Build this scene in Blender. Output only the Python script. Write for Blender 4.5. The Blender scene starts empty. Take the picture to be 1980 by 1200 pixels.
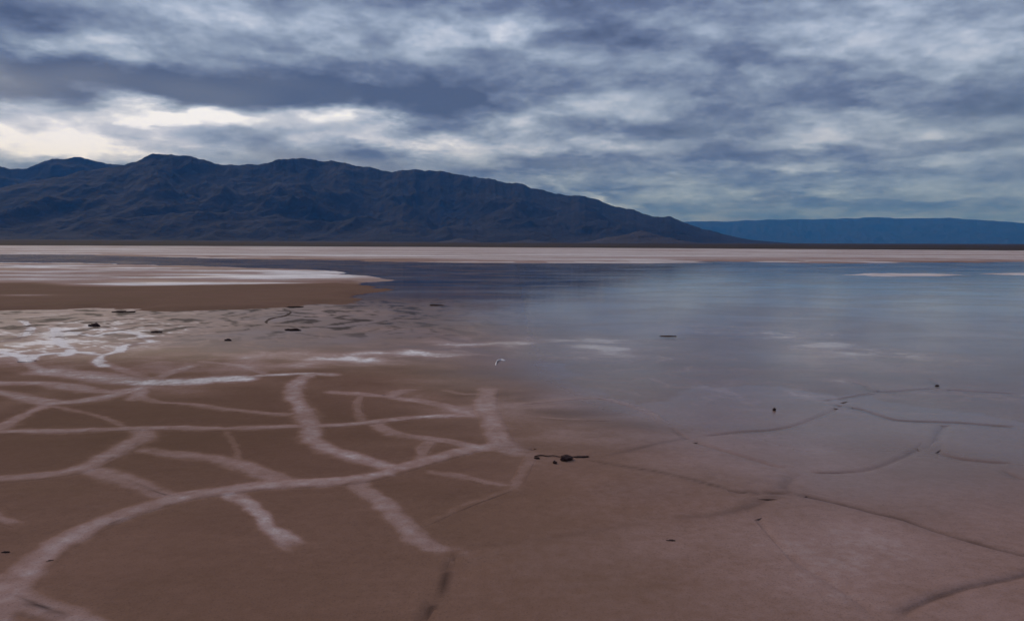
import bpy, bmesh, math, random
import numpy as np
from mathutils import Matrix, Vector

random.seed(7)
scene = bpy.context.scene
COL = scene.collection

# ------------------------------------------------------------------ camera
CAM_H = 1.8
FPX = 1540.0                      # focal length in photo pixels (photo 1980 x 1200)
HORIZON_Y = 475.0
PITCH = math.atan((600 - HORIZON_Y) / FPX)
ROLL = math.radians(0.29)
cam_data = bpy.data.cameras.new('camera')
cam = bpy.data.objects.new('camera', cam_data)
COL.objects.link(cam)
cam_data.sensor_width = 36.0
cam_data.lens = FPX / 1980.0 * 36.0
cam_data.clip_start = 0.05
cam_data.clip_end = 120000.0
CAMROT = Matrix.Rotation(math.pi / 2 - PITCH, 3, 'X') @ Matrix.Rotation(ROLL, 3, 'Z')
cam.matrix_world = Matrix.Translation((0, 0, CAM_H)) @ CAMROT.to_4x4()
scene.camera = cam
R3 = np.array(CAMROT)

def direction(px, py):
    v = R3 @ np.array([(px - 990.0) / FPX, (600.0 - py) / FPX, -1.0])
    return v / np.linalg.norm(v)

def ground(px, py, z=0.0):
    """point of the plane at height z seen at a photo pixel"""
    d = direction(px, py)
    t = (z - CAM_H) / d[2]
    return np.array([d[0] * t, d[1] * t])

# ------------------------------------------------------------------ world
SUN_EL, SUN_AZ = math.radians(32), math.radians(-35)     # azimuth measured from +Y towards +X
world = bpy.data.worlds.new('World')
scene.world = world
world.use_nodes = True
WN, WL = world.node_tree.nodes, world.node_tree.links
WN.clear()

def lin(r, g, b):
    def f(c):
        c /= 255.0
        return c / 12.92 if c <= 0.04045 else ((c + 0.055) / 1.055) ** 2.4
    return (f(r), f(g), f(b), 1.0)

def put(sock, v):
    if isinstance(v, bpy.types.NodeSocket):
        sock.id_data.links.new(v, sock)
    else:
        sock.default_value = v

def wm(op, a, b=None, c=None, clamp=False):
    n = WN.new('ShaderNodeMath'); n.operation = op; n.use_clamp = clamp
    for i, v in enumerate((a, b, c)):
        if v is not None:
            put(n.inputs[i], v)
    return n.outputs[0]

def wv(op, a, b=None):
    n = WN.new('ShaderNodeVectorMath'); n.operation = op
    put(n.inputs[0], a)
    if b is not None:
        put(n.inputs[1], b)
    return n

def wcomb(x, y, z=0.0):
    n = WN.new('ShaderNodeCombineXYZ')
    for i, v in enumerate((x, y, z)):
        put(n.inputs[i], v)
    return n.outputs[0]

def wnoise(vec, scale, detail, rough=0.55, lac=2.0, dist=0.0, color=False):
    n = WN.new('ShaderNodeTexNoise')
    put(n.inputs['Vector'], vec)
    n.inputs['Scale'].default_value = scale
    n.inputs['Detail'].default_value = detail
    n.inputs['Roughness'].default_value = rough
    n.inputs['Lacunarity'].default_value = lac
    n.inputs['Distortion'].default_value = dist
    return n.outputs['Color' if color else 'Fac']

tc = WN.new('ShaderNodeTexCoord')
sep = WN.new('ShaderNodeSeparateXYZ')
WL.new(tc.outputs['Generated'], sep.inputs[0])
dx, dy, dz0 = sep.outputs
dz = wm('MAXIMUM', dz0, 0.0)
az = wm('ARCTAN2', dx, dy)
el = wm('ARCSINE', dz)
# cloud deck coordinates: a layer overhead, flattened towards the horizon
inv = wm('DIVIDE', 1.0, wm('ADD', dz, 0.15))
deck = wcomb(wm('MULTIPLY', dx, inv), wm('MULTIPLY', dy, inv), 0.0)
warp = wv('SUBTRACT', wnoise(deck, 2.6, 5, 0.62, color=True), (0.5, 0.5, 0.5)).outputs[0]
warp_s = wv('MULTIPLY', warp, (0.12, 0.045, 0.0)).outputs[0]
uv = wv('ADD', wcomb(az, el), warp_s).outputs[0]

# cloud masses: photo x, y, half width, half height (px), tilt (deg), amount
CLOUDS = [
 (300, 258, 460, 52, 0, .14), (150, 250, 230, 48, 0, .22), (470, 232, 300, 26, 0, .14), (900, 268, 300, 30, 0, .08), (90, 36, 150, 34, 0, -.26), (260, 165, 420, 30, 0, -.30), (60, 190, 160, 24, 4, -.16), (480, 190, 170, 20, 0, -.16), (140, 140, 180, 14, 0, -.08),
 (760, 178, 260, 26, -5, -.22), (700, 150, 160, 22, 0, -.08), (840, 232, 90, 24, 12, -.24), (1070, 15, 260, 22, -4, -.18), (1170, 82, 130, 20, -6, -.20),
 (1300, 150, 240, 30, 0, -.10), (1490, 190, 230, 24, 0, -.16), (1230, 255, 150, 18, 8, -.10), (1380, 298, 140, 13, 3, -.20),
 (1900, 212, 130, 20, 0, -.12), (580, 298, 180, 14, -3, -.10), (1010, 325, 130, 16, 0, -.18), (1720, 408, 420, 18, 0, -.16),
 (1180, 372, 190, 9, 0, -.12), (430, 262, 110, 16, 4, -.20), (1650, 345, 260, 9, 0, -.10), (250, 255, 60, 12, -10, -.18),
 (1440, 115, 60, 12, 0, -.10), (1330, 340, 160, 8, 0, -.10), (1600, 300, 90, 12, 0, -.12),
 (105, 86, 85, 26, 0, .40), (235, 98, 50, 16, -6, .22), (380, 96, 200, 12, -8, .12), (380, 40, 220, 42, 0, .12), (650, 50, 300, 46, 0, .14),
 (880, 70, 130, 36, -8, .12), (1000, 60, 50, 44, -35, .20), (1060, 128, 110, 26, -8, .14), (50, 255, 190, 36, 0, .40), (110, 292, 170, 18, 0, .34),
 (300, 212, 150, 18, 0, .36), (560, 226, 200, 20, 0, .38), (690, 216, 60, 16, 0, .24), (780, 280, 190, 17, 0, .36), (1002, 246, 34, 20, -30, .26),
 (1130, 284, 160, 14, 0, .30), (1290, 208, 110, 24, -6, .24), (1120, 215, 120, 22, 0, .12), (1555, 278, 60, 26, 25, .30), (1500, 322, 220, 9, 0, .16),
 (1715, 120, 80, 18, -24, .16), (1850, 140, 44, 34, 35, .10), (1830, 40, 240, 50, 0, .08), (1620, 60, 160, 28, 0, .08), (1780, 70, 260, 60, 0, .08), (1480, 232, 120, 14, 4, .14), (1680, 236, 110, 20, 0, .18),
 (1880, 250, 120, 26, 6, .12), (1800, 312, 200, 9, 0, .14), (1180, 396, 120, 8, -16, .30), (1420, 412, 230, 9, 0, .16), (1430, 375, 180, 8, 0, .14), (1250, 345, 200, 8, 0, .12), (1700, 375, 200, 7, 0, .08),
]
UV_TILT = {0: uv}
for t in (-20, 22):
    r_ = WN.new('ShaderNodeVectorRotate'); r_.rotation_type = 'Z_AXIS'
    put(r_.inputs['Vector'], uv); r_.inputs['Angle'].default_value = -math.radians(t)
    UV_TILT[t] = r_.outputs[0]

def world_blob(x, y, hw, hh, tilt, amt, prev):
    d = direction(x, y)
    a, e = math.atan2(d[0], d[1]), math.asin(max(d[2], 0))
    t = -20 if tilt < -11 else 22 if tilt > 11 else 0
    c, s_ = math.cos(math.radians(-t)), math.sin(math.radians(-t))
    a, e = a * c - e * s_, a * s_ + e * c
    sx, sy = FPX / hw, FPX / hh
    n = WN.new('ShaderNodeVectorMath'); n.operation = 'MULTIPLY_ADD'
    put(n.inputs[0], UV_TILT[t]); n.inputs[1].default_value = (sx, sy, 0); n.inputs[2].default_value = (-a * sx, -e * sy, 0)
    q = wv('DOT_PRODUCT', n.outputs[0], n.outputs[0]).outputs['Value']
    f = wm('MULTIPLY_ADD', q, -0.36, 1.0, clamp=True)
    return wm('MULTIPLY_ADD', wm('MULTIPLY', f, f), amt, prev)

field = 0.43
for c in CLOUDS:
    field = world_blob(*c[:5], c[5] * (1.0 if c[5] < 0 else 0.92), field)
n1 = wnoise(deck, 1.9, 7, 0.57)
puff = wcomb(az, wm('MULTIPLY', el, 2.3))
n4 = wnoise(puff, 11.0, 5, 0.6)
n5 = wnoise(wv('ADD', puff, (0.0, 0.028, 0.0)).outputs[0], 11.0, 3, 0.6)
n3 = wnoise(deck, 0.55, 3, 0.5)
relief = wm('SUBTRACT', n4, n5)
lump = wm('MULTIPLY_ADD', n4, 0.45, wm('MULTIPLY', n1, 0.55))
edge_n = WN.new('ShaderNodeMapRange'); edge_n.interpolation_type = 'SMOOTHSTEP'
put(edge_n.inputs[0], lump); edge_n.inputs[1].default_value = 0.40; edge_n.inputs[2].default_value = 0.60
field = wm('MULTIPLY_ADD', wm('SUBTRACT', edge_n.outputs[0], 0.5), 0.11, field)
field = wm('MULTIPLY_ADD', wm('SUBTRACT', lump, 0.5), 0.30, field)
field = wm('MULTIPLY_ADD', relief, 0.55, field)
vo = WN.new('ShaderNodeTexVoronoi'); vo.voronoi_dimensions = '2D'; vo.feature = 'SMOOTH_F1'
bw = wv('MULTIPLY', warp, (0.20, 0.20, 0.0)).outputs[0]
bil = wcomb(az, wm('MULTIPLY', wm('POWER', wm('ADD', el, 0.02), 0.62), 1.5))
put(vo.inputs['Vector'], wv('ADD', bil, bw).outputs[0])
vo.inputs['Scale'].default_value = 7.5; vo.inputs['Detail'].default_value = 2.0; vo.inputs['Roughness'].default_value = 0.5
vo.inputs['Smoothness'].default_value = 0.35
field = wm('MULTIPLY_ADD', wm('SUBTRACT', 0.50, vo.outputs['Distance']), 0.30, field)
field = wm('MULTIPLY_ADD', wm('SUBTRACT', n3, 0.5), 0.16, field)
ramp = WN.new('ShaderNodeValToRGB')
WL.new(field, ramp.inputs[0])
cr = ramp.color_ramp
stops = [(0.0, (74, 85, 114)), (0.22, (95, 108, 140)), (0.45, (126, 141, 170)), (0.62, (152, 167, 196)),
         (0.80, (184, 194, 219)), (1.0, (230, 236, 254))]
cr.elements[0].position = 0.0; cr.elements[0].color = lin(*stops[0][1])
cr.elements[1].position = 1.0; cr.elements[1].color = lin(*stops[-1][1])
for p, c in stops[1:-1]:
    cr.elements.new(p).color = lin(*c)

def wmix(fac, a, b, blend='MIX'):
    n = WN.new('ShaderNodeMix'); n.data_type = 'RGBA'; n.blend_type = blend
    put(n.inputs[0], fac); put(n.inputs[6], a); put(n.inputs[7], b)
    return n.outputs[2]

warm = world_blob(150, 262, 620, 62, 0, 0.8, 0.0)
warm = world_blob(1300, 285, 420, 34, 0, 0.35, warm)
cool = world_blob(1620, 385, 560, 62, 0, 0.9, 0.0)
cloud_col = wmix(wm('MINIMUM', warm, 1.0), ramp.outputs[0], (0.985, 0.985, 1.08, 1), 'MULTIPLY')
cloud_col = wmix(wm('MINIMUM', cool, 1.0), cloud_col, (0.84, 0.94, 1.06, 1), 'MULTIPLY')
# overcast sky: luminance rises towards the zenith
zen = wm('MULTIPLY_ADD', dz, 0.5, 1.0)
cloud_col = wv('MULTIPLY', cloud_col, wcomb(zen, zen, zen)).outputs[0]
sky = WN.new('ShaderNodeTexSky'); sky.sky_type = 'NISHITA'; sky.sun_disc = False
sky.sun_elevation = SUN_EL; sky.sun_rotation = SUN_AZ
sky_dim = wv('MULTIPLY', sky.outputs[0], (0.09, 0.09, 0.09)).outputs[0]
gap = wm('MULTIPLY', wm('SUBTRACT', 0.46, n3, clamp=True), 0.9, clamp=True)
final = wmix(gap, cloud_col, sky_dim)
bg = WN.new('ShaderNodeBackground'); bg.inputs[1].default_value = 1.0
WL.new(final, bg.inputs[0])
wo = WN.new('ShaderNodeOutputWorld'); WL.new(bg.outputs[0], wo.inputs[0])
world.cycles.sampling_method = 'MANUAL'; world.cycles.sample_map_resolution = 256

# ------------------------------------------------------------------ sun
sd = bpy.data.lights.new('sun', 'SUN')
sd.energy = 1.4; sd.angle = math.radians(35); sd.color = (1.0, 0.87, 0.74)
sun = bpy.data.objects.new('sun', sd); COL.objects.link(sun)
sdir = Vector((math.sin(SUN_AZ) * math.cos(SUN_EL), math.cos(SUN_AZ) * math.cos(SUN_EL), math.sin(SUN_EL)))
sun.rotation_euler = sdir.to_track_quat('Z', 'Y').to_euler()

# ------------------------------------------------------------------ view
vs = scene.view_settings
vs.view_transform = 'Standard'; vs.look = 'None'; vs.gamma = 1.0; vs.exposure = 0.09; vs.use_curve_mapping = False
scene.cycles.use_denoising = True
scene.cycles.max_bounces = 5
scene.cycles.diffuse_bounces = 2
scene.cycles.glossy_bounces = 3
scene.cycles.volume_bounces = 0
scene.cycles.transparent_max_bounces = 12

# ------------------------------------------------------------------ helpers
def h2(ix, iy, seed):
    a = (ix.astype(np.int64) * 374761393 + iy.astype(np.int64) * 668265263 + seed * 974711) & 0xffffffff
    a = ((a ^ (a >> 13)) * 1274126177) & 0xffffffff
    return ((a ^ (a >> 16)) & 0xffff) / 65535.0

def gnoise(x, y, seed=0):
    xi, yi = np.floor(x), np.floor(y)
    fx, fy = x - xi, y - yi
    u, v = fx * fx * fx * (fx * (fx * 6 - 15) + 10), fy * fy * fy * (fy * (fy * 6 - 15) + 10)
    def g(ox, oy):
        a = h2(xi + ox, yi + oy, seed) * 2 * math.pi
        return np.cos(a) * (fx - ox) + np.sin(a) * (fy - oy)
    n0 = g(0, 0) * (1 - u) + g(1, 0) * u
    n1_ = g(0, 1) * (1 - u) + g(1, 1) * u
    return (n0 * (1 - v) + n1_ * v) * 1.5

def fbm(x, y, octv=4, seed=0, gain=0.5):
    s, a, t = 0.0, 1.0, 0.0
    for i in range(octv):
        s = s + a * gnoise(x * 2 ** i + i * 17.3, y * 2 ** i - i * 9.1, seed + i)
        t += a; a *= gain
    return s / t

def ridged(x, y, octv=5, seed=0, gain=0.55):
    s, a, t, w = 0.0, 1.0, 0.0, 1.0
    for i in range(octv):
        n = (1 - np.abs(gnoise(x * 2 ** i + i * 11.7, y * 2 ** i + i * 5.3, seed + i))) ** 2
        s = s + a * n * w; t += a
        w = np.clip(n * 1.4, 0, 1); a *= gain
    return s / t

def sstep(a, b, x):
    t = np.clip((x - a) / (b - a), 0, 1)
    return t * t * (3 - 2 * t)

def mesh_obj(name, verts, faces, mat, parent=None, attrs=None, smooth=True):
    me = bpy.data.meshes.new(name)
    verts = np.asarray(verts, dtype=np.float64)
    faces = np.asarray(faces, dtype=np.int32)
    nv, nf, k = len(verts), len(faces), faces.shape[1]
    me.vertices.add(nv); me.vertices.foreach_set('co', verts.astype(np.float32).ravel())
    me.loops.add(nf * k); me.loops.foreach_set('vertex_index', faces.ravel())
    me.polygons.add(nf)
    me.polygons.foreach_set('loop_start', np.arange(0, nf * k, k, dtype=np.int32))
    me.polygons.foreach_set('loop_total', np.full(nf, k, dtype=np.int32))
    if smooth:
        me.polygons.foreach_set('use_smooth', np.ones(nf, dtype=bool))
    for an, av in (attrs or {}).items():
        at = me.attributes.new(an, 'FLOAT', 'POINT')
        at.data.foreach_set('value', np.asarray(av, dtype=np.float32).ravel())
    me.update(calc_edges=True); me.validate()
    me.materials.append(mat)
    o = bpy.data.objects.new(name, me); COL.objects.link(o)
    if parent is not None:
        o.parent = parent
    return o

def tag(o, label, cat, kind=None, group=None):
    o['label'] = label; o['category'] = cat
    if kind: o['kind'] = kind
    if group: o['group'] = group
    return o

def grid_faces(nr, nc):
    i = np.arange(nr - 1)[:, None] * nc + np.arange(nc - 1)[None, :]
    i = i.ravel()
    return np.stack([i, i + 1, i + nc + 1, i + nc], 1)

def seg_dist(x, y, pts):
    """distance to a polyline, and the arc position 0..1"""
    best = np.full(x.shape, 1e9)
    for (ax, ay), (bx, by) in zip(pts[:-1], pts[1:]):
        ex, ey = bx - ax, by - ay
        l2 = ex * ex + ey * ey + 1e-12
        t = np.clip(((x - ax) * ex + (y - ay) * ey) / l2, 0, 1)
        best = np.minimum(best, np.hypot(x - ax - t * ex, y - ay - t * ey))
    return best

def spline(pts, step):
    P = np.asarray(pts, float)
    P = np.vstack([2 * P[0] - P[1], P, 2 * P[-1] - P[-2]])
    out = []
    for i in range(1, len(P) - 2):
        p0, p1, p2, p3 = P[i - 1], P[i], P[i + 1], P[i + 2]
        n = max(2, int(np.linalg.norm(p2 - p1) / step))
        t = np.linspace(0, 1, n, endpoint=False)[:, None]
        out.append(0.5 * ((2 * p1) + (p2 - p0) * t + (2 * p0 - 5 * p1 + 4 * p2 - p3) * t ** 2 + (3 * p1 - p0 - 3 * p2 + p3) * t ** 3))
    out.append(P[-2][None])
    return np.vstack(out)

# ------------------------------------------------------------------ materials
class Mat:
    def __init__(self, name):
        self.m = bpy.data.materials.new(name); self.m.use_nodes = True
        self.t = self.m.node_tree; self.t.nodes.clear()
        self.out = self.t.nodes.new('ShaderNodeOutputMaterial')
    def n(self, kind, **kw):
        nd = self.t.nodes.new(kind)
        for k, v in kw.items(): setattr(nd, k, v)
        return nd
    def math(self, op, a, b=None, c=None, clamp=False):
        nd = self.n('ShaderNodeMath', operation=op, use_clamp=clamp)
        for i, v in enumerate((a, b, c)):
            if v is not None: put(nd.inputs[i], v)
        return nd.outputs[0]
    def noise(self, vec, scale, detail=4, rough=0.55, dist=0.0):
        nd = self.n('ShaderNodeTexNoise')
        put(nd.inputs['Vector'], vec)
        nd.inputs['Scale'].default_value = scale; nd.inputs['Detail'].default_value = detail
        nd.inputs['Roughness'].default_value = rough; nd.inputs['Distortion'].default_value = dist
        return nd.outputs['Fac']
    def mapping(self, vec, scale):
        nd = self.n('ShaderNodeMapping'); put(nd.inputs['Vector'], vec)
        nd.inputs['Scale'].default_value = scale
        return nd.outputs[0]
    def mix(self, f, a, b, blend='MIX'):
        nd = self.n('ShaderNodeMix', data_type='RGBA', blend_type=blend)
        put(nd.inputs[0], f); put(nd.inputs[6], a); put(nd.inputs[7], b)
        return nd.outputs[2]
    def maprange(self, v, a, b, c, d):
        nd = self.n('ShaderNodeMapRange'); nd.interpolation_type = 'SMOOTHSTEP'
        put(nd.inputs[0], v)
        for i, q in enumerate((a, b, c, d)): put(nd.inputs[i + 1], q)
        return nd.outputs[0]
    def attr(self, name):
        nd = self.n('ShaderNodeAttribute'); nd.attribute_name = name
        return nd.outputs['Fac']
    def pos(self):
        return self.n('ShaderNodeNewGeometry').outputs['Position']
    def bump(self, h, strength, dist, prev=None):
        nd = self.n('ShaderNodeBump'); put(nd.inputs['Height'], h)
        nd.inputs['Strength'].default_value = strength; nd.inputs['Distance'].default_value = dist
        if prev is not None: put(nd.inputs['Normal'], prev)
        return nd.outputs[0]
    def principled(self, **kw):
        nd = self.n('ShaderNodeBsdfPrincipled')
        for k, v in kw.items(): put(nd.inputs[k], v)
        self.t.links.new(nd.outputs[0], self.out.inputs[0])
        return nd

def flat_material():
    m = Mat('salty_mud')
    p = m.pos()
    salt, wet, dark = m.attr('salt'), m.attr('wet'), m.attr('dark')
    big = m.noise(m.mapping(p, (0.35, 0.35, 0.35)), 1.0, 5, 0.6)
    streak = m.noise(m.mapping(p, (0.5, 1.1, 1.0)), 1.6, 6, 0.62, 0.4)
    fine = m.noise(p, 14.0, 6, 0.65)
    grit = m.noise(p, 90.0, 3, 0.6)
    s = m.math('MULTIPLY_ADD', m.math('SUBTRACT', fine, 0.5), m.math('MULTIPLY', salt, 0.55), salt)
    s = m.math('MULTIPLY_ADD', m.math('SUBTRACT', streak, 0.5), 0.20, s)
    s = m.math('MULTIPLY_ADD', m.math('SUBTRACT', fine, 0.5), 0.14, s, clamp=True)
    rp = m.n('ShaderNodeValToRGB'); m.t.links.new(s, rp.inputs[0])
    e = rp.color_ramp
    st = [(0.0, (0.150, 0.076, 0.050)), (0.25, (0.235, 0.128, 0.090)), (0.5, (0.345, 0.212, 0.176)), (0.66, (0.43, 0.305, 0.27)), (0.84, (0.66, 0.57, 0.53)), (1.0, (0.85, 0.775, 0.73))]
    e.elements[0].color = (*st[0][1], 1); e.elements[1].color = (*st[-1][1], 1)
    for q, c in st[1:-1]: e.elements.new(q).color = (*c, 1)
    c = m.mix(m.math('MULTIPLY', m.maprange(big, 0.35, 0.7, 0, 1), 0.30), rp.outputs[0], (0.135, 0.080, 0.042, 1))
    c = m.mix(m.maprange(grit, 0.5, 0.75, 0, 0.38), c, (0.05, 0.035, 0.03, 1))
    c = m.mix(m.math('MULTIPLY', m.attr('sky_tint'), m.math('SUBTRACT', 1.0, s, clamp=True)), c, (0.205, 0.155, 0.168, 1))  # mauve sky reflection painted into the wet mud's base colour
    c = m.mix(dark, c, (0.028, 0.018, 0.016, 1))
    rough = m.math('MULTIPLY_ADD', wet, -0.76, 0.92)
    rough = m.math('MULTIPLY_ADD', m.math('SUBTRACT', streak, 0.5), 0.16, rough, clamp=True)
    b = m.bump(m.noise(p, 7.0, 8, 0.65), 0.42, 0.02)
    put(b.node.inputs['Strength'], m.math('MULTIPLY_ADD', wet, -0.36, 0.42))
    b = m.bump(grit, 0.4, 0.003, b)
    m.principled(**{'Base Color': c, 'Roughness': rough, 'Normal': b, 'IOR': 1.36,
                    'Specular IOR Level': m.math('MULTIPLY', m.math('MULTIPLY_ADD', wet, 0.42, 0.02), m.math('SUBTRACT', 1.0, dark))})
    return m.m
MUD = flat_material()

def water_material():
    m = Mat('shallow_water')
    p = m.pos()
    w1 = m.noise(m.mapping(p, (1.2, 3.2, 1.0)), 1.0, 5, 0.6, 0.6)
    w2 = m.noise(m.mapping(p, (0.12, 0.30, 1.0)), 1.0, 3, 0.5)
    b = m.bump(w1, 0.5, 0.0045)
    calm = m.maprange(w2, 0.35, 0.65, 0.03, 0.10)
    fr = m.n('ShaderNodeFresnel'); fr.inputs['IOR'].default_value = 1.333
    gl = m.n('ShaderNodeBsdfGlossy'); gl.inputs['Color'].default_value = (0.97, 0.92, 0.93, 1)
    put(gl.inputs['Roughness'], calm); put(gl.inputs['Normal'], b)
    tr = m.n('ShaderNodeBsdfTransparent'); tr.inputs['Color'].default_value = (0.94, 0.90, 0.86, 1)
    mx = m.n('ShaderNodeMixShader')
    film = m.maprange(m.noise(m.mapping(p, (0.22, 0.34, 1.0)), 1.0, 7, 0.62, 0.8), 0.34, 0.64, 0.62, 1.0)
    film = m.math('MULTIPLY', film, m.attr('film'))
    put(mx.inputs[0], m.math('MULTIPLY', fr.outputs[0], film)); m.t.links.new(tr.outputs[0], mx.inputs[1]); m.t.links.new(gl.outputs[0], mx.inputs[2])
    m.t.links.new(mx.outputs[0], m.out.inputs[0])
    return m.m
WATER = water_material()

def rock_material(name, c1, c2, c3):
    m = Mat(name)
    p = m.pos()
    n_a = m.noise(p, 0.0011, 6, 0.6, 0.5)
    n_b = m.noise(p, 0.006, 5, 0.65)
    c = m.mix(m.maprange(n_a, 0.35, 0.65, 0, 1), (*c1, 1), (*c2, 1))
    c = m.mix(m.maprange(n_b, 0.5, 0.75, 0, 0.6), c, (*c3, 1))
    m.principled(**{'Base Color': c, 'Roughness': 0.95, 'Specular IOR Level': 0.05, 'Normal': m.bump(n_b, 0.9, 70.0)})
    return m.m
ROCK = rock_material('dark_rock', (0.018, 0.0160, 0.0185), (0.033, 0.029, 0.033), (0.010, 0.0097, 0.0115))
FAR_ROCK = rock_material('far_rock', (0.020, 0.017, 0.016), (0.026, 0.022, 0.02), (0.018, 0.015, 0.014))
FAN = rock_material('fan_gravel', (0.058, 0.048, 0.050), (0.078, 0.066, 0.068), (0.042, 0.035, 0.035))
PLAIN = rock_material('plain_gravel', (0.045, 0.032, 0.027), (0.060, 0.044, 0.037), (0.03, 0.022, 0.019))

def clod_material():
    m = Mat('wet_dark_mud')
    p = m.pos()
    n_a = m.noise(p, 30.0, 5, 0.6)
    c = m.mix(n_a, (0.026, 0.013, 0.011, 1), (0.080, 0.046, 0.040, 1))
    m.principled(**{'Base Color': c, 'Roughness': 0.9, 'Specular IOR Level': 0.06, 'Normal': m.bump(n_a, 0.6, 0.01)})
    return m.m
CLOD = clod_material()

# ------------------------------------------------------------------ layout traced on the ground
# salt veins: photo polyline, half width (m), salt strength, ridge height (m)
VEINS = [
 ([(-60, 1262), (-10, 1195), (22, 1152), (52, 1113), (100, 1070), (165, 1033), (230, 1005), (295, 983), (368, 964), (433, 955), (520, 944), (607, 940), (700, 931), (770, 913), (830, 895), (900, 876), (950, 866)], .105, .52, .016),
 ([(-40, 1132), (22, 1157), (65, 1178), (130, 1202), (190, 1228), (270, 1262)], .085, .48, .014),
 ([(-120, 944), (0, 933), (87, 925), (143, 916), (195, 897), (243, 870), (269, 853), (277, 834)], .11, .50, .014),
 ([(-120, 842), (0, 840), (130, 838), (243, 834), (347, 832), (433, 834), (563, 829), (615, 829), (700, 823), (760, 816), (813, 810), (909, 806)], .085, .52, .012),
 ([(282, 877), (347, 884), (412, 892), (468, 905), (511, 923), (546, 937)], .10, .44, .010),
 ([(173, 914), (217, 927), (269, 944), (312, 962), (347, 966)], .11, .48, .014),
 ([(446, 964), (485, 983), (507, 1009), (529, 1035), (563, 1057), (600, 1072)], .065, .58, .010),
 ([(641, 728), (603, 728), (572, 745), (568, 767), (581, 793), (594, 814), (603, 836), (600, 853), (629, 871), (668, 884), (700, 893), (748, 908)], .115, .54, .014),
 ([(269, 771), (303, 782), (368, 786), (433, 795), (520, 804), (577, 806)], .07, .42, .008),
 ([(-120, 742), (0, 745), (87, 745), (143, 754), (208, 762), (269, 754)], .16, .55, .010),
 ([(-120, 752), (0, 764), (52, 775), (108, 784), (173, 778), (243, 762), (277, 754)], .14, .55, .010),
 ([(-40, 850), (0, 832), (43, 810), (87, 788)], .09, .50, .010),
 ([(95, 722), (160, 730), (243, 738), (303, 741)], .30, .62, .010),
 ([(290, 743), (340, 741), (400, 739), (455, 736)], .30, .85, .010),
 ([(440, 737), (520, 729), (603, 726), (641, 728)], .10, .70, .010),
 ([(277, 754), (320, 728), (360, 715), (390, 702)], .12, .50, .008),
 ([(277, 748), (272, 762), (262, 775)], .10, .5, .008),
 ([(640, 762), (700, 766), (753, 771), (779, 758), (860, 757)], .10, .44, .008),
 ([(753, 771), (813, 780), (878, 793), (917, 806)], .12, .44, .008),
 ([(946, 745), (943, 762), (939, 788), (952, 819), (965, 853), (987, 875), (1030, 880), (1073, 882)], .12, .48, .010),
 ([(727, 821), (744, 838), (783, 847), (835, 853), (900, 864), (940, 872)], .085, .46, .008),
 ([(692, 944), (718, 962), (753, 992), (783, 1022), (805, 1048), (835, 1066), (876, 1080)], .085, .48, .010),
 ([(831, 918), (883, 925), (943, 940), (995, 949)], .05, .34, .006),
 ([(46, 622), (60, 641), (35, 656), (0, 663), (-80, 668)], .09, .95, .012),
 ([(106, 636), (117, 666), (138, 680), (128, 690)], .10, .95, .012),
 ([(297, 663), (276, 656), (262, 649), (230, 643), (184, 652), (156, 648), (120, 640)], .09, .90, .012),
 ([(297, 663), (247, 670), (226, 684), (198, 691), (191, 703), (200, 712)], .10, .85, .012),
 ([(-80, 680), (0, 684), (46, 694), (53, 703), (67, 691), (141, 684), (200, 690)], .11, .88, .012),
 ([(690, 708), (715, 697), (740, 690), (800, 684)], .08, .60, .006),
 ([(978, 786), (1073, 775), (1160, 769), (1247, 793), (1290, 823)], .06, .34, .004),
 ([(1010, 806), (1100, 812), (1200, 812)], .05, .34, .004),
 ([(87, 788), (150, 800), (200, 812), (243, 832)], .05, .34, .004),
 ([(700, 766), (690, 790), (700, 823)], .05, .33, .004),
 ([(835, 853), (815, 880), (813, 901)], .06, .36, .004),
 ([(433, 834), (450, 858), (468, 905)], .035, .26, .003),
 ([(860, 757), (900, 765), (943, 762)], .07, .38, .004),
 ([(390, 702), (470, 712), (520, 729)], .09, .42, .004),
 ([(191, 703), (240, 720), (303, 741)], .10, .45, .004),
 ([(53, 703), (70, 715), (95, 722)], .10, .50, .004),
 ([(1030, 880), (1010, 920), (995, 949)], .05, .30, .003),
 ([(995, 949), (900, 985), (800, 1030)], .035, .24, .003),
 ([(-20, 1000), (15, 1015), (45, 1028)], .05, .36, .006),
]
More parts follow.
